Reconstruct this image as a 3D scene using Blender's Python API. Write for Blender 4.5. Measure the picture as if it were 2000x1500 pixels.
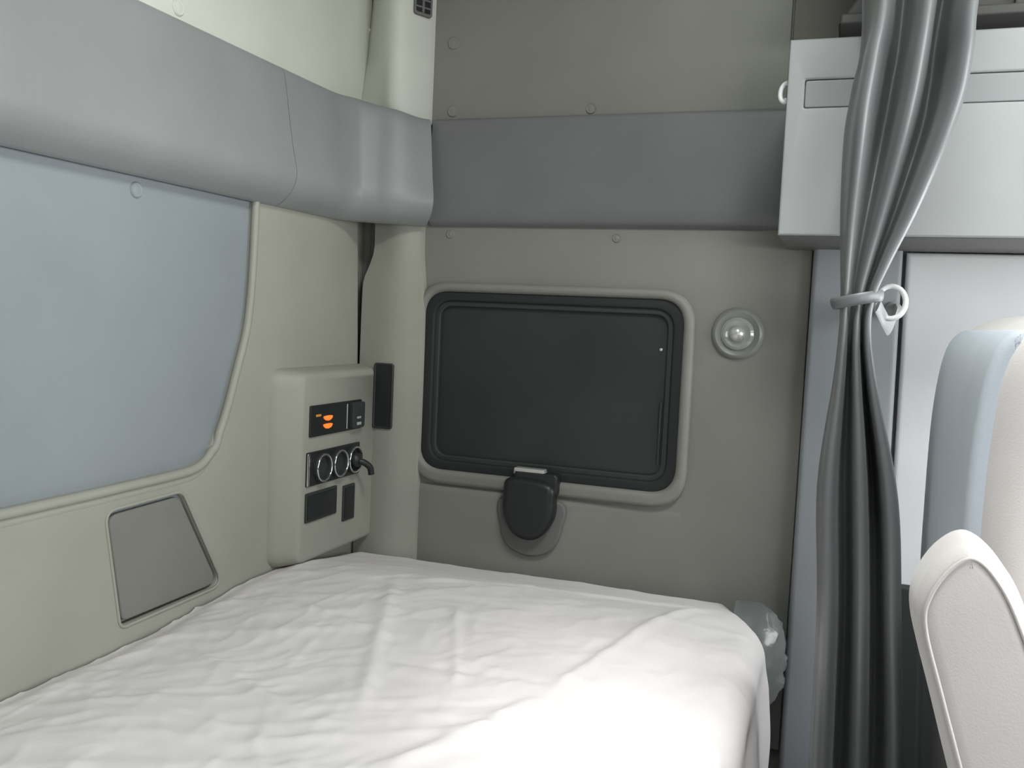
import bpy, bmesh, math, random
from mathutils import Vector, Matrix, noise
random.seed(7)
PI = math.pi
scene = bpy.context.scene
for o in list(bpy.data.objects): bpy.data.objects.remove(o)
C = scene.collection

# ------------------------------------------------------------------ camera
# X = towards the front of the truck, Y = across the cab to the far side wall, Z = up, metres
cam = bpy.data.cameras.new('camera'); cam.sensor_width = 36; cam.lens = 36*1790/2000; cam.clip_start = 0.02
camo = bpy.data.objects.new('camera', cam); C.objects.link(camo)
R = Matrix(((0.939, -0.067, 0.337), (0.341, 0.052, -0.939), (0.045, 0.996, 0.072)))
c0 = Vector(R.col[2]).normalized(); c1 = Vector(R.col[1]); c1 = (c1 - c0*c1.dot(c0)).normalized(); c2 = c1.cross(c0)
M4 = Matrix((c2, c1, c0)).transposed().to_4x4(); M4.translation = Vector((0, 0, 1.3))
camo.matrix_world = M4
scene.camera = camo

# ------------------------------------------------------------------ world, lights, exposure
w = bpy.data.worlds.new('overcast_sky'); scene.world = w; w.use_nodes = True
bg = w.node_tree.nodes['Background']; bg.inputs[0].default_value = (0.86, 0.93, 1.0, 1); bg.inputs[1].default_value = 1.2
def area(name, loc, rot, sx, sy, power, col=(1, 1, 1)):
    l = bpy.data.lights.new(name, 'AREA'); l.shape = 'RECTANGLE'; l.size = sx; l.size_y = sy; l.energy = power; l.color = col
    o = bpy.data.objects.new(name, l); C.objects.link(o); o.location = loc; o.rotation_euler = rot
    return o
# daylight entering by the windscreen, the near door window and the far door window
area('windscreen_daylight', (1.99, 0.75, 1.47), (0, PI/2, 0), 0.80, 2.1, 44, (0.96, 1.0, 0.97))
area('assumed_hatch_daylight', (0.14, 0.80, 2.448), (0, 0, 0), 0.44, 0.44, 17, (0.97, 1.0, 0.97))  # unseen hatch, assumed from the light falling on bed and upper walls
area('near_door_daylight', (0.85, -0.445, 1.38), (PI/2, 0, 0), 0.72, 0.62, 7, (1.0, 0.97, 0.95))
area('far_door_daylight', (0.92, 2.02, 1.22), (-PI/2, 0, 0), 0.72, 0.46, 8, (0.95, 0.98, 1.0))
sun = bpy.data.lights.new('hazy_sun', 'SUN'); sun.energy = 2.2; sun.angle = math.radians(14); sun.color = (1.0, 0.98, 0.96)
suno = bpy.data.objects.new('hazy_sun', sun); C.objects.link(suno); suno.location = (0.14, 0.8, 6)
suno.rotation_euler = Vector((-0.36, 0.40, -1.73)).to_track_quat('-Z', 'Y').to_euler()
vs = scene.view_settings; vs.view_transform = 'Standard'; vs.look = 'None'; vs.gamma = 1.0; vs.exposure = 0.28
vs.use_curve_mapping = False

# ------------------------------------------------------------------ materials
def mat(name, col, rough=0.5, spec=0.5, metal=0.0, var=0.04, vscale=6.0, bump=0.0, bscale=300.0, sheen=0.0,
        emit=None, estr=0.0, trans=0.0, coat=0.0, ior=1.45, alpha=1.0):
    m = bpy.data.materials.new(name); m.use_nodes = True
    nt = m.node_tree; b = nt.nodes['Principled BSDF']
    b.inputs['Roughness'].default_value = rough; b.inputs['Metallic'].default_value = metal
    b.inputs['Specular IOR Level'].default_value = spec; b.inputs['IOR'].default_value = ior
    b.inputs['Sheen Weight'].default_value = sheen; b.inputs['Coat Weight'].default_value = coat
    b.inputs['Transmission Weight'].default_value = trans; b.inputs['Alpha'].default_value = alpha
    tc = nt.nodes.new('ShaderNodeTexCoord')
    n = nt.nodes.new('ShaderNodeTexNoise'); n.inputs['Scale'].default_value = vscale; n.inputs['Detail'].default_value = 4
    nt.links.new(tc.outputs['Object'], n.inputs['Vector'])
    r = nt.nodes.new('ShaderNodeValToRGB')
    r.color_ramp.elements[0].position = 0.3; r.color_ramp.elements[1].position = 0.7
    r.color_ramp.elements[0].color = tuple(c*(1-var) for c in col)+(1,); r.color_ramp.elements[1].color = tuple(min(1, c*(1+var)) for c in col)+(1,)
    nt.links.new(n.outputs['Fac'], r.inputs['Fac']); nt.links.new(r.outputs['Color'], b.inputs['Base Color'])
    if bump:
        n2 = nt.nodes.new('ShaderNodeTexNoise'); n2.inputs['Scale'].default_value = bscale; n2.inputs['Detail'].default_value = 3
        nt.links.new(tc.outputs['Object'], n2.inputs['Vector'])
        bp = nt.nodes.new('ShaderNodeBump'); bp.inputs['Strength'].default_value = bump; bp.inputs['Distance'].default_value = 0.002
        nt.links.new(n2.outputs['Fac'], bp.inputs['Height']); nt.links.new(bp.outputs['Normal'], b.inputs['Normal'])
    if emit:
        b.inputs['Emission Color'].default_value = emit+(1,); b.inputs['Emission Strength'].default_value = estr
    return m
M = {}
M['sidecream'] = mat('shaded_cream_vinyl', (0.235, 0.235, 0.215), 0.5, 0.4, bump=0.12, bscale=260)  # cream vinyl darkened for the dim side wall, slightly browner too
M['sideband'] = mat('shaded_grey_padded_vinyl', (0.18, 0.18, 0.187), 0.45, 0.45, bump=0.15, bscale=350, var=0.05)  # same vinyl as the rear band, side wall shade put into the colour
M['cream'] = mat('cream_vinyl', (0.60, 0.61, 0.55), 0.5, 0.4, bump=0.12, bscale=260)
M['trim'] = mat('cream_moulded_plastic', (0.32, 0.32, 0.278), 0.5, 0.4, bump=0.08, bscale=400)
M['sidetrim'] = mat('shaded_beige_moulded_plastic', (0.225, 0.222, 0.204), 0.5, 0.4, bump=0.08, bscale=400)  # side wall plastic, darkened to deepen the shade on that wall
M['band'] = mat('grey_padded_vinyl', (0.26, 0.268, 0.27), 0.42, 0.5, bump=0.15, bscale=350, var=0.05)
M['blue'] = mat('blue_grey_board', (0.25, 0.275, 0.295), 0.6, 0.3, bump=0.1, bscale=500)
M['grille'] = mat('beige_speaker_cloth', (0.205, 0.205, 0.186), 0.8, 0.2, bump=0.4, bscale=900)
M['black'] = mat('black_plastic', (0.018, 0.02, 0.021), 0.4, 0.5, bump=0.05)
M['dark'] = mat('charcoal_plastic', (0.035, 0.04, 0.038), 0.5, 0.4)
M['rubber'] = mat('black_rubber', (0.025, 0.028, 0.028), 0.6, 0.3)
M['glass'] = mat('dark_tinted_glass', (0.028, 0.033, 0.033), 0.4, 0.5, var=0.1)
M['chrome'] = mat('chrome', (0.82, 0.83, 0.84), 0.12, 0.5, metal=1.0)
M['silver'] = mat('satin_silver', (0.62, 0.62, 0.6), 0.35, 0.5, metal=0.6)
M['orange'] = mat('lit_orange_button', (0.5, 0.12, 0.02), 0.4, emit=(1.0, 0.15, 0.02), estr=1.15)
M['dimorange'] = mat('dim_orange_lamp', (0.3, 0.15, 0.03), 0.4, emit=(1.0, 0.45, 0.08), estr=0.2)
M['mark'] = mat('pale_switch_marking', (0.35, 0.42, 0.42), 0.5)
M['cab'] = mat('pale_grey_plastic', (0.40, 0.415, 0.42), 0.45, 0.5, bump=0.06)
M['cabstrip'] = mat('pale_grey_inset', (0.35, 0.365, 0.37), 0.5, 0.4)
M['door'] = mat('glare_pale_door_trim', (0.74, 0.74, 0.76), 0.5, 0.4, bump=0.06)  # colour made paler to carry the glare washing over the door
M['post'] = mat('door_post_grey', (0.29, 0.305, 0.325), 0.5, 0.4, bump=0.06)
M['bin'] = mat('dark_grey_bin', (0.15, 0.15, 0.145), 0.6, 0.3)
M['umber'] = mat('brown_grey_lining', (0.20, 0.195, 0.175), 0.7, 0.3, bump=0.2)
M['curtain'] = mat('grey_curtain_cloth', (0.145, 0.15, 0.156), 0.46, 0.9, bump=0.06, bscale=700, sheen=0.1, coat=0.1)
M['sheet'] = mat('white_sheet', (0.745, 0.712, 0.712), 0.75, 0.25, var=0.02, bump=0.25, bscale=60)
M['plastic'] = mat('crinkled_clear_plastic', (0.27, 0.285, 0.285), 0.2, 0.6, bump=0.6, bscale=45, trans=0.45, var=0.12)
M['mattress'] = mat('mattress_ticking', (0.62, 0.61, 0.60), 0.7, 0.3, bump=0.2)
M['base'] = mat('dark_bed_base', (0.11, 0.11, 0.115), 0.7, 0.3, bump=0.2)
M['seat'] = mat('beige_grey_seat_cloth', (0.66, 0.63, 0.62), 0.85, 0.2, bump=0.12, bscale=500, sheen=0.2, var=0.05)
M['seatback'] = mat('flare_blue_seat_cloth', (0.50, 0.55, 0.61), 0.8, 0.2, bump=0.10, bscale=500, sheen=0.1)  # seat cloth with shade and blue flare put into its colour
M['floor'] = mat('dark_floor_mat', (0.06, 0.06, 0.062), 0.8, 0.2, bump=0.3)
M['roof'] = mat('pale_headliner', (0.26, 0.26, 0.24), 0.8, 0.2, bump=0.2)
M['hook'] = mat('white_plastic', (0.85, 0.86, 0.86), 0.35, 0.5)
M['lens'] = mat('clear_lamp_lens', (0.30, 0.315, 0.30), 0.12, 0.6, coat=0.5)
M['frost'] = mat('frosted_lamp_ring', (0.22, 0.225, 0.215), 0.35, 0.5)

# ------------------------------------------------------------------ helpers
def finish(me, m, ang=35):
    me.materials.clear(); me.materials.append(M[m])
    me.polygons.foreach_set('use_smooth', [True]*len(me.polygons))
    me.set_sharp_from_angle(angle=math.radians(ang)); me.update()
def link(name, me, parent=None):
    o = bpy.data.objects.new(name, me); C.objects.link(o)
    if parent: o.parent = parent
    return o
def tag(o, label=None, cat=None, group=None, kind=None):
    if label: o['label'] = label
    if cat: o['category'] = cat
    if group: o['group'] = group
    if kind: o['kind'] = kind
    return o
def empty(name, loc=(0, 0, 0)):
    o = bpy.data.objects.new(name, None); C.objects.link(o); o.empty_display_size = 0.05
    return o
def sstep(a, b, x):
    t = max(0, min(1, (x-a)/(b-a))); return t*t*(3-2*t)
def rpoly(pts, rad, seg=8):
    """polygon with rounded corners; rad = one radius or one per corner"""
    n = len(pts); out = []
    if not isinstance(rad, (list, tuple)): rad = [rad]*n
    for i in range(n):
        p = Vector(pts[i]); a = Vector(pts[i-1])-p; b = Vector(pts[(i+1) % n])-p; r = rad[i]
        if r <= 0: out.append(tuple(p)); continue
        la, lb = a.length, b.length; a.normalize(); b.normalize()
        half = a.angle(b)/2; d = min(r/math.tan(half), la*.49, lb*.49)
        s = p+a*d; e = p+b*d
        for k in range(seg+1):
            t = k/seg; q = s*(1-t)**2+p*2*t*(1-t)+e*t*t
            out.append(tuple(q))
    return out
def rrect(x0, x1, y0, y1, r, seg=8): return rpoly([(x0, y0), (x1, y0), (x1, y1), (x0, y1)], r, seg)
def smooth_closed(pts, sub=6):
    n = len(pts); out = []
    for i in range(n):
        p0, p1, p2, p3 = [Vector(pts[(i+k) % n]) for k in (-1, 0, 1, 2)]
        for k in range(sub):
            t = k/sub
            out.append(tuple(0.5*((2*p1)+(p2-p0)*t+(2*p0-5*p1+4*p2-p3)*t*t+(3*p1-p0-3*p2+p3)*t**3)))
    return out
def smooth_open(pts, sub=6):
    P = [Vector(p) for p in pts]; P = [2*P[0]-P[1]]+P+[2*P[-1]-P[-2]]; out = []
    for i in range(1, len(P)-2):
        p0, p1, p2, p3 = P[i-1:i+3]
        for k in range(sub):
            t = k/sub
            out.append(0.5*((2*p1)+(p2-p0)*t+(2*p0-5*p1+4*p2-p3)*t*t+(3*p1-p0-3*p2+p3)*t**3))
    out.append(P[-2]); return out
def plate(name, outline, axis, lo, hi, m, bevel=0.003, holes=(), parent=None, bres=3, ang=35):
    """slab: 2D outline (with holes) between lo and hi along axis. axis 'X': outline=(Y,Z); 'Y': (X,Z); 'Z': (X,Y)"""
    cu = bpy.data.curves.new('tmp', 'CURVE'); cu.dimensions = '2D'; cu.fill_mode = 'BOTH'
    th = abs(hi-lo); bevel = min(bevel, th*0.49)
    cu.extrude = th/2-bevel; cu.bevel_depth = bevel; cu.bevel_resolution = bres; cu.offset = -bevel
    for loop in [outline]+list(holes):
        sp = cu.splines.new('POLY'); sp.points.add(len(loop)-1); sp.use_cyclic_u = True
        for p, q in zip(sp.points, loop): p.co = (q[0], q[1], 0, 1)
    o = bpy.data.objects.new('tmp', cu); C.objects.link(o)
    dg = bpy.context.evaluated_depsgraph_get()
    me = bpy.data.meshes.new_from_object(o.evaluated_get(dg)); me.name = name
    bpy.data.objects.remove(o); bpy.data.curves.remove(cu)
    mid = (lo+hi)/2
    for v in me.vertices:
        a, b, c = v.co
        v.co = {'X': (mid+c, a, b), 'Y': (a, mid+c, b), 'Z': (a, b, mid+c)}[axis]
    bm = bmesh.new(); bm.from_mesh(me); bmesh.ops.remove_doubles(bm, verts=bm.verts, dist=1e-5)
    bmesh.ops.recalc_face_normals(bm, faces=bm.faces); bm.to_mesh(me); bm.free()
    finish(me, m, ang)
    return link(name, me, parent)
def grid_mesh(name, rows, m, parent=None, closed=False, thick=0.0, ang=50, caps=False):
    """loft through rows of points"""
    nr, nc = len(rows), len(rows[0]); vs_ = [tuple(p) for r in rows for p in r]; fs = []
    for i in range(nr-1):
        for j in range(nc if closed else nc-1):
            k = (j+1) % nc; fs.append((i*nc+j, i*nc+k, (i+1)*nc+k, (i+1)*nc+j))
    if caps: fs.append(tuple(range(nc))[::-1]); fs.append(tuple((nr-1)*nc+j for j in range(nc)))
    me = bpy.data.meshes.new(name); me.from_pydata(vs_, [], fs)
    bm = bmesh.new(); bm.from_mesh(me); bmesh.ops.recalc_face_normals(bm, faces=bm.faces)
    if thick: bmesh.ops.solidify(bm, geom=bm.faces[:], thickness=thick)
    bm.to_mesh(me); bm.free(); finish(me, m, ang)
    return link(name, me, parent)
def tube(name, path, rad, m, parent=None, closed=False, seg=10, flat=1.0):
    P = [Vector(p) for p in path]; n = len(P); rows = []; up = None
    for i in range(n):
        t = (P[(i+1) % n]-P[i-1]) if closed else (P[min(i+1, n-1)]-P[max(i-1, 0)])
        t.normalize()
        if up is None:
            up = Vector((0, 0, 1)) if abs(t.z) < 0.9 else Vector((1, 0, 0))
        a = (up-t*up.dot(t)).normalized(); b = t.cross(a); up = a
        rr = rad[i] if isinstance(rad, (list, tuple)) else rad
        rows.append([P[i]+a*math.cos(2*PI*k/seg)*rr+b*math.sin(2*PI*k/seg)*rr*flat for k in range(seg)])
    if closed: rows.append(rows[0]); return grid_mesh(name, rows, m, parent, closed=True)
    return grid_mesh(name, rows, m, parent, closed=True, caps=True)
def lathe(name, prof, centre, axis, m, parent=None, seg=28, ang=40):
    """prof = [(radius, distance along axis)]"""
    ax = Vector(axis).normalized(); u = ax.orthogonal().normalized(); v = ax.cross(u); c = Vector(centre)
    rows = [[c+ax*h+(u*math.cos(2*PI*k/seg)+v*math.sin(2*PI*k/seg))*r for k in range(seg)] for r, h in prof]
    return grid_mesh(name, rows, m, parent, closed=True, caps=True, ang=ang)
def box(name, x0, x1, y0, y1, z0, z1, m, parent=None, bev=0.004):
    return plate(name, [(x0, z0), (x1, z0), (x1, z1), (x0, z1)], 'Y', y0, y1, m, bev, parent=parent, bres=2)

XR = -1.108      # rear wall face
YS = 2.0         # far side wall face
ZC = 2.45        # ceiling

# ------------------------------------------------------------------ shell of the cab
tag(box('floor', -1.2, 2.1, -0.5, 2.1, -0.06, 0, 'floor'), 'dark rubber cab floor below the bunk and seat', kind='structure')
tag(plate('ceiling', [(-1.2, -0.5), (2.1, -0.5), (2.1, 2.1), (-1.2, 2.1)], 'Z', ZC, ZC+0.05, 'roof', 0.002, holes=[rrect(-0.09, 0.37, 0.57, 1.03, 0.04)]), 'pale cab headliner with an assumed roof hatch opening', kind='structure')
wr = tag(box('wall_rear', -1.2, -1.128, -0.5, 2.1, 0, ZC, 'trim'), 'rear cab wall behind the bunk with cream and blue grey panels', kind='structure')
ws = tag(plate('wall_side', [(-1.128, 0), (0.0, 0), (0.0, ZC), (-1.128, ZC)], 'Y', 2.014, 2.1, 'sidetrim', 0.002,
               holes=[rrect(-0.93, -0.338, 0.942, 1.343, 0.05)]), 'far side cab wall holding the dark window', kind='structure')
wf = tag(plate('wall_front', [(-0.45, 0), (2.05, 0), (2.05, ZC), (-0.45, ZC)], 'X', 2.0, 2.1, 'dark', 0.002,
               holes=[rrect(-0.32, 1.82, 1.06, 1.88, 0.06)]), 'cab front wall around the windscreen opening', kind='structure')
wn = tag(plate('wall_near', [(-1.128, 0), (2.0, 0), (2.0, ZC), (-1.128, ZC)], 'Y', -0.5, -0.455, 'dark', 0.002,
               holes=[rrect(0.48, 1.22, 1.06, 1.70, 0.05)]), 'near side cab wall with the driver door window opening', kind='structure')
wd = tag(plate('wall_door', [(0.0, 0), (2.0, 0), (2.0, ZC), (0.0, ZC)], 'Y', 2.03, 2.1, 'door', 0.002,
               holes=[rrect(0.54, 1.30, 0.98, 1.46, 0.05)]), 'far side cab wall in front of the curtain with the door window opening', kind='structure')

def fastener(parent, c, axis, m, r=0.013):
    return lathe('fastener', [(r, 0), (r*0.97, 0.0015), (r*0.82, 0.0032), (r*0.62, 0.0024), (r*0.5, 0.003), (0.001, 0.0038)], c, axis, m, parent, 20)

# --- rear wall panels
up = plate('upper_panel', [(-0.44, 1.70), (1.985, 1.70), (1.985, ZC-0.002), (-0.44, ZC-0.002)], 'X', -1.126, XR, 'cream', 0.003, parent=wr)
fastener(wr, (XR, 1.311, 1.803), (1, 0, 0), 'cream', 0.015); fastener(wr, (XR, 1.975, 1.965), (1, 0, 0), 'cream', 0.006)
bl = plate('board', [(-0.44, 0.93), (1.50, 0.93), (1.60, 1.56), (-0.44, 1.56)], 'X', -1.127, XR-0.011, 'blue', 0.002, parent=wr)
fastener(wr, (XR-0.011, 1.231, 1.483), (1, 0, 0), 'blue', 0.014)
cut = [(1.541, 1.56), (1.539, 1.50), (1.533, 1.36), (1.520, 1.257), (1.492, 1.177), (1.463, 1.10), (1.435, 1.045), (1.412, 1.018), (1.38, 1.004), (1.33, 1.0), (1.2, 0.998), (0.963, 0.996), (-0.44, 0.99)]
cut = [tuple(p) for p in smooth_open(cut, 4)]
spk = rpoly([(1.163, 0.953), (1.345, 0.957), (1.466, 0.757), (1.200, 0.753)], [0.022, 0.03, 0.022, 0.018])
tr = plate('lower_trim', cut+[(-0.44, 0.45), (1.992, 0.45), (1.975, 1.15), (1.953, 1.49), (1.953, 1.56)], 'X', -1.127, XR, 'trim', 0.006, holes=[spk], parent=wr)
# rolled lip that borders the cut-out and the groove below it
tube('panel_lip', [(XR-0.001, p[0]+0.006 if p[1] > 1.03 else p[0], p[1]-(0.008 if p[1] < 1.05 else 0)) for p in cut], 0.0085, 'trim', wr)
tube('trim_ledge', [(XR-0.0095, p[0]-0.004, p[1]-0.022) for p in cut if p[1] < 1.02], 0.0125, 'trim', wr, flat=0.9)
spk_in = rpoly([(1.170, 0.947), (1.341, 0.951), (1.456, 0.762), (1.206, 0.759)], [0.02, 0.028, 0.02, 0.016])
plate('speaker_cover', spk_in, 'X', -1.127, XR-0.002, 'grille', 0.004, parent=wr)
tube('speaker_rim', [(XR-0.0005, a, b) for a, b in rpoly([(1.160, 0.956), (1.347, 0.960), (1.470, 0.755), (1.198, 0.750)], [0.022, 0.03, 0.022, 0.018])], 0.0032, 'trim', wr, closed=True, seg=8)

# --- side wall panels
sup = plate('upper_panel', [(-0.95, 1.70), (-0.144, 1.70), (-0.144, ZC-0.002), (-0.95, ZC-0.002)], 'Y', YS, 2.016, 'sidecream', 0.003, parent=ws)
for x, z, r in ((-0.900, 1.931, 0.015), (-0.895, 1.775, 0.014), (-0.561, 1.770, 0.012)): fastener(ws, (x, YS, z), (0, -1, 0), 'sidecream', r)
win_hole = rrect(-0.944, -0.325, 0.929, 1.357, 0.062, 10)
slow = plate('lower_panel', [(-1.10, 0.40), (-0.072, 0.40), (-0.072, 1.53), (-1.10, 1.53)], 'Y', YS, 2.016, 'sidetrim', 0.003, holes=[win_hole], parent=ws)
for x, z in ((-0.889, 1.49), (-0.487, 1.486)): fastener(ws, (x, YS, z), (0, -1, 0), 'sidetrim', 0.010)
# stepped panel at the foot of the wall
rows = []
for k in range(13):
    x = -0.972+0.66*k/12; d = 0.011*(1-sstep(-0.75, -0.34, x))*sstep(-0.975, -0.962, x)+0.0006
    rows.append([(x, 2.004, 0.42), (x, YS-d, 0.42), (x, YS-d, 0.875), (x, YS-d*0.7, 0.889), (x, 2.004, 0.897)])
grid_mesh('foot_panel', rows, 'sidetrim', ws, closed=True, caps=True)
plate('lining', [(-0.140, 1.76), (0.0, 1.76), (0.0, ZC-0.002), (-0.140, ZC-0.002)], 'Y', 2.004, 2.016, 'umber', 0.002, parent=ws)

# --- window
wi = tag(empty('window_1'), 'dark tinted side window with rounded corners above the bunk', kind='structure')
fo = rrect(-0.966, -0.302, 0.897, 1.377, 0.085, 10); fi = rrect(-0.942, -0.327, 0.931, 1.355, 0.06, 10)
plate('window_surround', fo, 'Y', 1.982, 2.010, 'sidetrim', 0.012, holes=[fi], parent=wi, bres=5)
plate('rubber_seal', rrect(-0.945, -0.324, 0.928, 1.358, 0.062, 10), 'Y', 1.992, 2.03, 'rubber', 0.006, holes=[rrect(-0.918, -0.350, 0.953, 1.333, 0.045, 10)], parent=wi)
plate('window_frame', rrect(-0.920, -0.348, 0.951, 1.335, 0.045, 10), 'Y', 1.999, 2.03, 'dark', 0.003, holes=[rrect(-0.906, -0.362, 0.965, 1.321, 0.032, 10)], parent=wi)
plate('pane', rrect(-0.908, -0.360, 0.963, 1.323, 0.034, 10), 'Y', 2.008, 2.02, 'glass', 0.001, parent=wi)
plate('slider_rail', rrect(-0.372, -0.366, 0.99, 1.13, 0.003), 'Y', 2.001, 2.009, 'dark', 0.002, parent=wi)
lathe('rivet', [(0.004, 0), (0.003, 0.003), (0.0005, 0.004)], (-0.376, 2.008, 1.245), (0, -1, 0), 'silver', wi, 12)
la = plate('latch_body', smooth_closed([(-0.700, 0.935), (-0.600, 0.930), (-0.588, 0.885), (-0.592, 0.845), (-0.618, 0.806), (-0.652, 0.795), (-0.688, 0.810), (-0.710, 0.850), (-0.712, 0.890)]), 'Y', 1.945, 1.992, 'black', 0.018, parent=wi, bres=5)
plate('latch_neck', rrect(-0.690, -0.585, 0.90, 0.952, 0.012), 'Y', 1.96, 1.996, 'black', 0.006, parent=wi)
plate('latch_clip', rrect(-0.690, -0.618, 0.950, 0.959, 0.003), 'Y', 1.962, 1.985, 'silver', 0.002, parent=wi)
for x in (-0.687, -0.621): box('clip_end', x-0.005, x+0.005, 1.966, 1.984, 0.944, 0.953, 'silver', wi, 0.0015)
plate('latch_plate', smooth_closed([(-0.722, 0.885), (-0.580, 0.885), (-0.576, 0.82), (-0.600, 0.77), (-0.650, 0.752), (-0.705, 0.77), (-0.726, 0.82)]), 'Y', 1.978, 1.996, 'bin', 0.006, parent=wi)

# --- grey padded bands
prof = [(0.000, 1.782), (0.010, 1.779), (0.018, 1.76), (0.028, 1.70), (0.040, 1.63), (0.050, 1.585), (0.052, 1.566), (0.047, 1.546), (0.034, 1.526), (0.012, 1.508), (0.0, 1.504)]
prof = smooth_open([(a, b, 0) for a, b in prof], 3)
def sweep(name, path, m, parent):
    rows = []; n = len(path)
    for i, p in enumerate(path):
        t = Vector(path[min(i+1, n-1)])-Vector(path[max(i-1, 0)]); t.normalize(); nx, ny = t.y, -t.x
        k = sstep(1.86, 1.97, p[1])*0.030 if p[1] > 1.86 else 0
        rows.append([(p[0]+nx*q[0], p[1]+ny*q[0], q[1]-k*(q[1]-1.504)/0.278) for q in prof])
    return grid_mesh(name, rows, m, parent, closed=True, caps=True, ang=60)
t1 = tag(empty('trim_1'), 'light grey padded band running along the rear wall and round the corner', kind='structure')
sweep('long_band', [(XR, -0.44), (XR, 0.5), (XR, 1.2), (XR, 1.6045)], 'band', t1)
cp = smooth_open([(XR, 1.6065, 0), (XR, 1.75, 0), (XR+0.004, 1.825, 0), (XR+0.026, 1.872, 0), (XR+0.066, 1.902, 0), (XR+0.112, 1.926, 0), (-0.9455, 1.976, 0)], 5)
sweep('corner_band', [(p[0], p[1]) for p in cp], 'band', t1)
tube('end_lip', [(-0.946, 1.976-q[0], q[1]-0.030*(q[1]-1.504)/0.278) for q in prof[5:-5]], 0.003, 'band', t1, seg=8)
prof2 = [(0.0, 1.757), (0.014, 1.753), (0.020, 1.735), (0.024, 1.64), (0.026, 1.56), (0.024, 1.535), (0.016, 1.516), (0.0, 1.506)]
p2 = smooth_open([(a, b, 0) for a, b in prof2], 3)
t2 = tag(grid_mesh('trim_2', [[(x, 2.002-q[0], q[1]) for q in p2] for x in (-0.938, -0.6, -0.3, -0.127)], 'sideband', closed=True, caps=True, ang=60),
         'grey padded band darkened for shade on the side wall above the window', kind='structure')

# --- corner covers
def corner(name, secs, m, label, parent=None):
    """secs: (z, (xl,yl), (xm,ym), (xr,yr), depth) soft ridge between a left and a right foot"""
    rows = []
    for z, l, mid, r, back in secs:
        pts = smooth_open([(l[0], l[1], z), (mid[0], mid[1], z), (r[0], r[1], z)], 8)
        rows.append([Vector((l[0]-0.002, back, z))]+pts+[Vector((r[0]+0.003, r[1]+0.006, z)), Vector((r[0]+0.004, back, z))])
    o = grid_mesh(name, rows, m, parent, closed=True, caps=True, ang=30)
    return tag(o, label, kind='structure')
rows = []
for z, y, rg in ((1.745, 1.938, 1.925), (1.782, 1.944, 1.915), (1.83, 1.953, 1.910), (1.90, 1.966, 1.908), (2.05, 1.985, 1.908), (2.44, 1.985, 1.908)):
    pts = smooth_open([(-1.107, y, z), (-1.055, min(y-0.012, rg+0.020), z), (-1.012, rg, z), (-0.982, rg+0.018, z), (-0.950, 1.986, z)], 6)
    rows.append([Vector((-1.109, 2.013, z))]+pts+[Vector((-0.947, 2.013, z))])
t3 = tag(grid_mesh('trim_3', rows, 'cream', closed=True, caps=True, ang=50), 'cream corner cover above the grey band with a small black vent', kind='structure')
def place(o, rz, loc):
    o.data.transform(Matrix.Translation(loc) @ Matrix.Rotation(rz, 4, 'Z')); return o
VA, VL = math.radians(61), Vector((-0.963, 1.957, 0))
place(plate('vent_frame', rrect(-0.025, 0.025, 1.983, 2.10, 0.008), 'Y', -0.006, 0.006, 'bin', 0.002, holes=[rrect(-0.020, 0.020, 1.990, 2.093, 0.004)], parent=t3), VA, VL)
place(plate('vent_back', rrect(-0.021, 0.021, 1.989, 2.095, 0.003), 'Y', -0.002, 0.004, 'black', 0.001, parent=t3), VA, VL)
for k in range(6): place(box('vent_slat', -0.020, 0.020, -0.005, 0.0, 2.000+0.017*k, 2.004+0.017*k, 'bin', t3, 0.001), VA, VL)
place(box('vent_divider', -0.003, 0.003, -0.0055, 0.0, 1.990, 2.094, 'bin', t3, 0.001), VA, VL)
low = []
for z, xl, xr in ((0.50, -1.102, -0.944), (0.9, -1.102, -0.944), (1.16, -1.101, -0.944), (1.33, -1.100, -0.946), (1.375, -1.097, -0.950), (1.41, -1.083, -0.954), (1.445, -1.072, -0.957), (1.50, -1.071, -0.958), (1.54, -1.071, -0.958)):
    low.append((z, (xl, 1.966), ((xl+xr)/2+0.01, 1.958), (xr, 1.978), 2.013))
rows_z = smooth_open([(s[0], s[1][0], s[3][0]) for s in low], 4)
low = [(p[0], (p[1], 1.966), ((p[1]+p[2])/2+0.01, 1.958), (p[2], 1.978), 2.013) for p in rows_z]
t4 = corner('trim_4', low, 'trim', 'cream corner pillar between the control panel and the window')
plate('slot_frame', rrect(-1.055, -1.003, 1.020, 1.178, 0.008), 'Y', 1.9535, 1.975, 'dark', 0.002, holes=[rrect(-1.050, -1.008, 1.025, 1.173, 0.005)], parent=t4)
plate('slot_back', rrect(-1.051, -1.007, 1.024, 1.174, 0.004), 'Y', 1.9555, 1.97, 'black', 0.001, parent=t4)

# --- door post and door lining in front of the curtain
t5 = tag(plate('trim_5', [(-0.070, 0.02), (0.118, 0.02), (0.098, 1.50), (-0.070, 1.50)], 'Y', 1.972, 2.029, 'post', 0.012), 'grey door post behind the lower curtain', kind='structure')
d1 = tag(plate('door_1', [(0.126, 0.08), (1.45, 0.08), (1.45, 0.95), (1.34, 0.95), (0.50, 0.95), (0.50, 1.465), (0.106, 1.465)], 'Y', 1.985, 2.029, 'door', 0.010), 'door lining paled by glare behind the seat', kind='structure')
plate('kick_panel', rpoly([(0.120, 0.04), (1.46, 0.04), (1.46, 0.80), (0.114, 0.80)], 0.012), 'Y', 1.974, 2.0, 'dark', 0.008, parent=d1)

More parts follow.
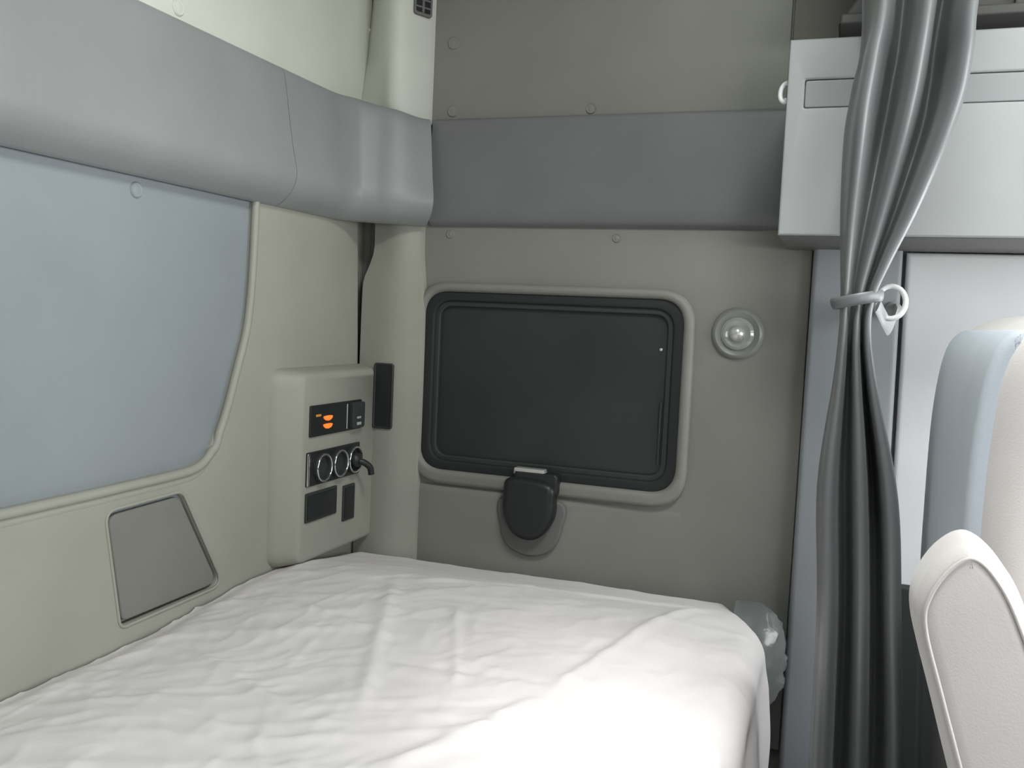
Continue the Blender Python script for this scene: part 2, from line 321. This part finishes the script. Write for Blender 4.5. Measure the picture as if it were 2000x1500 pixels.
# ------------------------------------------------------------------ overhead cabinet
cb = tag(empty('overhead_cabinet'), 'pale grey overhead cabinet with inset strip behind the curtain', 'cabinet')
Y0 = 1.70
box('body', -0.120, 1.40, Y0+0.012, 2.012, 1.472, 1.800, 'cab', cb, 0.006)
box('underside', -0.121, 1.40, Y0+0.008, 2.012, 1.4665, 1.474, 'bin', cb, 0.002)  # separate dark panel carries the shade under the cabinet
strip = rrect(-0.094, 1.30, 1.688, 1.737, 0.004)
plate('front_panel', [(-0.123, 1.468), (1.40, 1.468), (1.40, 1.806), (-0.123, 1.806)], 'Y', Y0, Y0+0.014, 'cab', 0.004, holes=[strip], parent=cb)
plate('inset_strip', rrect(-0.0925, 1.2985, 1.6895, 1.7355, 0.004), 'Y', Y0+0.004, Y0+0.013, 'cabstrip', 0.002, parent=cb)
hk = tag(tube('coat_hook', smooth_open([(-0.121, 1.735, 1.742), (-0.131, 1.735, 1.738), (-0.136, 1.733, 1.726), (-0.135, 1.731, 1.712), (-0.128, 1.730, 1.706), (-0.125, 1.730, 1.712)], 4), 0.0042, 'hook'), 'small white coat hook on the end of the overhead cabinet', 'hook')
bn = tag(empty('overhead_bin'), 'dark grey sloping overhead bin above the pale cabinet', 'bin')
plate('bin_body', [(-0.05, 1.885), (1.40, 1.885), (1.40, ZC-0.004), (0.20, ZC-0.004), (0.10, 2.12)], 'Y', 1.88, 2.002, 'bin', 0.008, parent=bn)
box('bin_ledge', -0.045, 1.40, 1.84, 2.002, 1.872, 1.890, 'bin', bn, 0.004)
box('bin_divider', 0.245, 0.275, 1.865, 1.885, 1.89, ZC-0.004, 'bin', bn, 0.004)

# ------------------------------------------------------------------ bunk
bb = tag(empty('bunk_base'), 'dark bunk base under the white bed', 'bed base')
box('base_box', -1.095, -0.15, -0.42, 1.95, 0.004, 0.50, 'base', bb, 0.008)
box('base_edge', -0.150, -0.130, -0.42, 1.95, 0.40, 0.50, 'base', bb, 0.004)
ms = tag(empty('mattress'), 'bunk mattress wrapped in clear plastic under the white sheet', 'mattress')
plate('mattress_core', rpoly([(-1.09, -0.40), (-0.135, -0.40), (-0.135, 1.93), (-1.09, 1.93)], [0.04, 0.04, 0.12, 0.05]), 'Z', 0.502, 0.690, 'mattress', 0.04, parent=ms, bres=5)
# crinkled clear wrap that sticks out past the sheet at the far front corner
rows = []
for i in range(25):
    a = i/24
    z = 0.738-0.230*a
    bul = math.sin(PI*min(1, a*1.02))**0.6
    row = []
    for j in range(25):
        b = j/24; th = b*PI
        rx = 0.055+0.048*bul; ry = 0.06*bul+0.02
        x = -0.172+rx*math.sin(th); y = 1.905-0.0+ry*math.cos(th)*1.0
        nn = noise.noise((a*7, b*9, 3.1))*0.010+abs(noise.noise((a*8, b*7, 1.1)))*0.013-abs(noise.noise((a*15, b*12, 6.1)))*0.006
        row.append((x+nn*math.sin(th)*1.2, min(1.978, y+nn), z+nn*0.4))
    rows.append(row)
rows = [[(-0.172+(p[0]+0.172)*0.1, 1.905+(p[1]-1.905)*0.1, 0.743) for p in rows[0]]]+[[(-0.172+(p[0]+0.172)*0.6, 1.905+(p[1]-1.905)*0.6, 0.742) for p in rows[0]]]+rows
grid_mesh('plastic_wrap', rows, 'plastic', ms, thick=0.0, ang=26)

def seg_dist(x, y, a, b):
    ax, ay = a; bx_, by = b; dx, dy = bx_-ax, by-ay; L2 = dx*dx+dy*dy
    t = max(0, min(1, ((x-ax)*dx+(y-ay)*dy)/L2)); px, py = ax+dx*t, ay+dy*t
    side = (dx*(y-ay)-dy*(x-ax))
    return math.hypot(x-px, y-py), side, t
creases = [((-0.808, 1.614), (-0.213, 1.838), 0.005, 0.012), ((-0.64, 1.533), (-0.50, 1.21), 0.004, 0.008), ((-0.805, 1.61), (-0.60, 1.10), 0.006, 0.014),
           ((-0.213, 1.838), (-0.378, 1.249), 0.008, 0.014), ((-0.378, 1.249), (-0.50, 0.95), 0.007, 0.016), ((-0.66, 1.27), (-0.36, 1.30), -0.004, 0.012), ((-0.9, 1.42), (-0.72, 1.36), 0.005, 0.012),
           ((-0.95, 1.2), (-0.66, 1.05), 0.005, 0.012), ((-0.30, 1.10), (-0.16, 1.16), 0.004, 0.012)]
def bed_z(x, y):
    z = 0.722
    # gentle dome
    z += 0.016*sstep(-1.10, -0.85, x)*(1-sstep(1.60, 1.97, y))+0.030*sstep(1.10, 1.62, y)*(1-sstep(1.62, 1.95, y))
    # front fall-off beyond the diagonal ridge
    xr = -0.213-0.28*(1.838-y) if y > 1.249 else -0.378-0.40*(1.249-y)
    d = x-xr
    if d > 0: z -= 0.17*d*sstep(0, 0.10, d)
    # soft pulls of the cloth
    u = x*0.86+y*0.50; v_ = -x*0.50+y*0.86
    z += 0.006*noise.noise((x*3.1, y*2.7, 0.3))
    far = 1-0.6*sstep(1.55, 1.8, y)
    r1 = 1-abs(noise.noise((u*2.6+0.7*noise.noise((x*4, y*4, 9)), v_*11.0, 2.2)))*2
    r2 = 1-abs(noise.noise((u*6.0, v_*24.0+1.5*noise.noise((x*5, y*5, 4)), 5.2)))*2
    z += far*(0.0034*max(0, r1)**2+0.0020*max(0, r2)**2+0.0016*noise.noise((x*13, y*13, 8.1))+0.0022*max(0, 1-2.6*abs(noise.noise((x*9+1.2*noise.noise((x*6, y*6, 2)), y*9, 3.3))))**2+0.0014*max(0, 1-2.6*abs(noise.noise((x*21, y*17+noise.noise((x*9, y*9, 2)), 7.3))))**2)
    for a, b, h, wd_ in creases:
        dd, sd, t = seg_dist(x, y, a, b)
        if dd < wd_*3: z += h*math.exp(-(dd/wd_)**2)*(sstep(0, .15, t)*(1-sstep(.85, 1, t))*0.8+0.2)
    return z
NX, NY = 260, 330
rows = []
RAD = 0.045
for j in range(NY+1):
    yy = -0.42+(2.46)*j/NY              # unrolled length, the far end turns down
    YE = 1.965
    if yy < YE-RAD: y = yy; dy = 0; ny = 0
    else:
        t = (yy-(YE-RAD))/RAD
        if t < PI/2: y = YE-RAD+RAD*math.sin(t); dy = RAD*(1-math.cos(t))
        else: y = YE; dy = RAD+(t-PI/2)*RAD
    row = []
    xf = -0.098-0.085*sstep(1.72, 1.97, y)**1.4
    for i in range(NX+1):
        L = (xf+1.104)+0.26
        a = L*i/NX
        top = (xf+1.104)-RAD
        if a < top: x = -1.104+a; dx = 0
        else:
            t = (a-top)/RAD
            if t < PI/2: x = xf-RAD+RAD*math.sin(t); dx = RAD*(1-math.cos(t))
            else: x = xf; dx = RAD+(t-PI/2)*RAD
        z = bed_z(x, y)
        hang = sstep(0.03, 0.10, dx)
        fold = 0.008*hang*(math.sin(y*34+2*noise.noise((y*6, 0, 1)))*0.6+noise.noise((y*17, dx*3, 7)))
        drop = max(dx, dy) if min(dx, dy) < 0.004 else math.hypot(dx, dy)*0.9+0.1*max(dx, dy)
        edge = -0.012*sstep(0.05, 0.0, a)
        row.append((x+fold+0.012*hang*sstep(0.05, 0.22, dx), y-0.006*hang*sstep(0, 0.05, dy), z-drop+edge))
    rows.append(row)
sh = tag(grid_mesh('bed_sheet', rows, 'sheet', thick=0.0015, ang=80), 'wrinkled white sheet spread over the bunk and hanging down its front', 'sheet')

# ------------------------------------------------------------------ control panel on the rear wall
cp_ = tag(empty('control_panel'), 'cream control panel with lit orange buttons and power sockets beside the bunk', 'control panel')
FX = -1.055
rows = []
for x, li, oi, r in ((XR-0.002, 0.0, 0.0, 0.040), (XR+0.006, 0.004, 0.0, 0.040), (XR+0.016, 0.012, 0.002, 0.040), (FX-0.016, 0.034, 0.006, 0.034), (FX-0.006, 0.043, 0.009, 0.030), (FX-0.0015, 0.049, 0.013, 0.027), (FX, 0.056, 0.020, 0.022)):
    ring_ = rpoly([(1.612+li*0.8, 0.746+oi), (1.984, 0.746+oi), (1.984, 1.172-oi), (1.604+li, 1.172-oi)], [r, 0.01, 0.01, r], 6)
    rows.append([(x, a, b) for a, b in ring_])
grid_mesh('housing', rows, 'trim', cp_, closed=True, caps=True, ang=50)
def inst(name, y0, y1, z0, z1, m='black', h=0.004, r=0.004):
    return plate(name, rrect(y0, y1, z0, z1, r), 'X', FX-0.004, FX+h, m, 0.0015, parent=cp_)
dsp = inst('thermostat_unit', 1.676, 1.895, 1.026, 1.094)
def sub(name, y0, y1, z0, z1, m, parent, h0, h1, r=0.003): return plate(name, rrect(y0, y1, z0, z1, r), 'X', FX+h0, FX+h1, m, 0.001, parent=parent)
for z in (1.0455, 1.063):
    plate('lit_button', smooth_closed([(1.727, z+0.004), (1.745, z+0.0055), (1.762, z+0.004), (1.757, z-0.003), (1.745, z-0.0055), (1.733, z-0.003)]), 'X', FX+0.003, FX+0.0065, 'orange', 0.001, parent=dsp)
sub('status_lamp', 1.696, 1.716, 1.069, 1.074, 'dimorange', dsp, 0.003, 0.0055, 0.002)
sub('divider', 1.826, 1.829, 1.031, 1.088, 'mark', dsp, 0.003, 0.0055, 0.001)
rk = sub('rocker_switch', 1.838, 1.893, 1.030, 1.090, 'dark', dsp, 0.003, 0.014, 0.008)
sub('switch_mark', 1.856, 1.874, 1.052, 1.057, 'mark', rk, 0.013, 0.0150, 0.002); sub('switch_mark', 1.856, 1.876, 1.037, 1.044, 'mark', rk, 0.013, 0.0150, 0.002)
sk = inst('socket_plate', 1.668, 1.892, 0.920, 0.994)
sub('chrome_edge', 1.668, 1.676, 0.922, 0.992, 'chrome', sk, 0.003, 0.006, 0.002)
for y in (1.722, 1.792, 1.858):
    s = lathe('power_socket', [(0.031, 0), (0.031, 0.008), (0.028, 0.011), (0.0255, 0.010), (0.0245, 0.002), (0.001, 0.0015)], (FX+0.003, y, 0.957), (1, 0, 0), 'dark', sk, 32)
    tube('chrome_ring', [(FX+0.0145, y+0.029*math.cos(2*PI*k/32), 0.957+0.029*math.sin(2*PI*k/32)) for k in range(32)], 0.0022, 'chrome', s, closed=True, seg=8)
plg = tag(empty('power_plug'), 'black plug and cord stub in the last power socket', 'plug')
lathe('plug_body', [(0.018, 0), (0.018, 0.008), (0.015, 0.016), (0.010, 0.019)], (FX+0.006, 1.858, 0.957), (1, 0.12, -0.1), 'black', plg, 20)
tube('cord', smooth_open([(FX+0.020, 1.861, 0.954), (FX+0.032, 1.868, 0.949), (FX+0.040, 1.878, 0.938), (FX+0.042, 1.882, 0.922)], 5), 0.0075, 'black', plg, seg=10)
inst('blank_switch', 1.668, 1.795, 0.842, 0.906, 'dark'); inst('blank_switch', 1.824, 1.876, 0.816, 0.899, 'dark')
for y0, y1, z0, z1 in ((1.674, 1.789, 0.848, 0.900), (1.829, 1.871, 0.822, 0.893)): sub('switch_face', y0, y1, z0, z1, 'black', cp_, 0.003, 0.0065, 0.003)

# ------------------------------------------------------------------ reading lamp
rl = tag(empty('reading_lamp'), 'round wall lamp with clear lens between the window and the curtain', 'lamp')
lc = (-0.213, 2.0, 1.288)
lathe('bezel', [(0.055, -0.002), (0.055, 0.004), (0.050, 0.010), (0.046, 0.012), (0.040, 0.009), (0.001, 0.008)], lc, (0, -1, 0), 'frost', rl, 40)
lathe('lens', [(0.036, 0.006), (0.034, 0.013), (0.028, 0.017), (0.020, 0.014), (0.001, 0.0135)], lc, (0, -1, 0), 'lens', rl, 36)
lathe('bulb_cap', [(0.016, 0.012), (0.016, 0.020), (0.012, 0.026), (0.005, 0.029), (0.0005, 0.0295)], lc, (0, -1, 0), 'silver', rl, 24)

# ------------------------------------------------------------------ curtain
cu_ = tag(empty('curtain'), 'grey sleeper curtain bunched in folds and tied to the door post', 'curtain')
YC = 1.53
prof_c = [  # z, x left, x right, pleat depth, middle Y
    (2.42, -0.07, 0.24, 0.050, YC), (2.10, -0.03, 0.185, 0.050, YC), (1.80, -0.006, 0.142, 0.046, YC), (1.70, -0.015, 0.138, 0.043, YC), (1.62, -0.022, 0.128, 0.038, YC), (1.495, -0.019, 0.089, 0.030, YC),
    (1.41, -0.013, 0.056, 0.022, YC), (1.355, -0.009, 0.038, 0.017, YC), (1.30, -0.008, 0.036, 0.017, YC), (1.22, -0.012, 0.050, 0.022, YC), (1.05, -0.026, 0.090, 0.032, YC), (0.85, -0.014, 0.108, 0.038, YC), (0.62, -0.010, 0.126, 0.042, YC), (0.30, -0.004, 0.140, 0.046, YC), (0.06, 0.0, 0.150, 0.048, YC)]
A = smooth_open([(p[0], p[1], p[2]) for p in prof_c], 6); B = smooth_open([(p[3], p[4], 0) for p in prof_c], 6)
rows = []
for k, (a, b) in enumerate(zip(A, B)):
    row = []
    for j in range(97):
        t = j/96
        ph = 2*PI*(2.6*t+0.06*noise.noise((t*3, a.x*2, 5)))+0.35*math.sin(a.x*2.0)
        x = a.y+(a.z-a.y)*t+0.22*(a.z-a.y)/3*math.sin(2*ph)*0.35
        y = b.y+b.x*(1.5+0.9*sstep(1.42, 1.62, a.x))*math.cos(ph)+0.25*b.x*noise.noise((t*5, a.x*3.0, 1))
        row.append((x, y, a.x))
    rows.append(row)
grid_mesh('cloth', rows, 'curtain', cu_, thick=0.0016, ang=80)
tie = [(0.015+0.036*math.cos(2*PI*k/28), YC+0.034*math.sin(2*PI*k/28), 1.352+0.008*math.cos(2*PI*k/28)) for k in range(28)]
tube('tie_strap', tie, 0.009, 'curtain', cu_, closed=True, seg=10, flat=0.3)
th = tag(empty('tieback_hook'), 'pale ring and strap tying the curtain to the door post', 'tieback')
ring = [(0.066+0.022*math.cos(2*PI*k/28), 1.585+0.006*math.sin(2*PI*k/28), 1.352+0.026*math.sin(2*PI*k/28)) for k in range(28)]
tube('ring', ring, 0.0045, 'hook', th, closed=True, seg=8)
tube('strap', smooth_open([(0.046, YC+0.02, 1.345), (0.060, 1.585, 1.322), (0.072, 1.68, 1.312), (0.086, 1.82, 1.335), (0.090, 1.972, 1.35)], 5), 0.013, 'cab', th, seg=10, flat=0.2)
lathe('stud', [(0.016, 0), (0.016, 0.006), (0.010, 0.012), (0.001, 0.013)], (0.088, 1.973, 1.35), (0, -1, 0), 'cab', th, 20)
tk = tag(box('trim_6', -0.08, 0.26, YC-0.5, YC+0.10, 2.425, 2.449, 'bin', None, 0.004), 'dark curtain track under the headliner', kind='structure')

# ------------------------------------------------------------------ seat
st = tag(empty('passenger_seat'), 'beige grey cloth seat with raised armrest at the right of the bunk', 'seat')
bo = smooth_closed([(0.162, 0.60), (0.155, 0.80), (0.149, 1.00), (0.150, 1.18), (0.164, 1.285), (0.208, 1.328), (0.275, 1.335), (0.325, 1.30), (0.345, 1.18), (0.36, 1.0), (0.385, 0.80), (0.41, 0.62), (0.38, 0.55), (0.25, 0.54)])
plate('backrest', bo, 'Y', 1.085, 1.625, 'seat', 0.050, parent=st, bres=6)
so = smooth_closed([(0.143, 0.862), (0.140, 0.90), (0.138, 1.00), (0.139, 1.18), (0.152, 1.282), (0.178, 1.312), (0.185, 1.28), (0.168, 1.18), (0.166, 1.0), (0.170, 0.90), (0.170, 0.862)])
plate('tinted_back', so, 'Y', 1.110, 1.600, 'seatback', 0.012, parent=st, bres=5)  # thin plate added to carry the shaded, bluish rear face
plate('lower_cover', rpoly([(0.156, 0.58), (0.30, 0.58), (0.30, 0.855), (0.142, 0.855)], [0.03, 0.01, 0.01, 0.008]), 'Y', 1.105, 1.605, 'dark', 0.008, parent=st)
ao = smooth_closed([(0.083, 1.018), (0.085, 1.055), (0.104, 1.090), (0.130, 1.105), (0.160, 1.082), (0.184, 1.036), (0.225, 0.93), (0.275, 0.80), (0.285, 0.72), (0.25, 0.68), (0.195, 0.69), (0.160, 0.76), (0.127, 0.868), (0.102, 0.952)])
ar = plate('armrest', ao, 'Y', 0.955, 1.050, 'seat', 0.022, parent=st, bres=6)
ins = smooth_closed([(0.093, 1.019), (0.095, 1.050), (0.111, 1.080), (0.130, 1.092), (0.152, 1.072), (0.174, 1.030), (0.215, 0.925), (0.264, 0.795), (0.272, 0.725), (0.245, 0.692), (0.200, 0.702), (0.170, 0.765), (0.138, 0.872), (0.112, 0.955)])
tube('piping', [(a, 0.9558, b) for a, b in ins], 0.0018, 'seat', ar, closed=True, seg=8)
tube('armrest_pivot', [(0.245, 1.04, 0.735), (0.245, 1.10, 0.735)], 0.022, 'dark', st, seg=16)
plate('seat_cushion', rpoly([(0.24, 0.44), (0.82, 0.44), (0.84, 0.58), (0.78, 0.60), (0.30, 0.565)], [0.03, 0.04, 0.05, 0.06, 0.05]), 'Y', 1.09, 1.62, 'seat', 0.045, parent=st, bres=5)
plate('pedestal', rpoly([(0.26, 0.001), (0.76, 0.001), (0.70, 0.45), (0.32, 0.45)], 0.02), 'Y', 1.16, 1.55, 'dark', 0.01, parent=st)
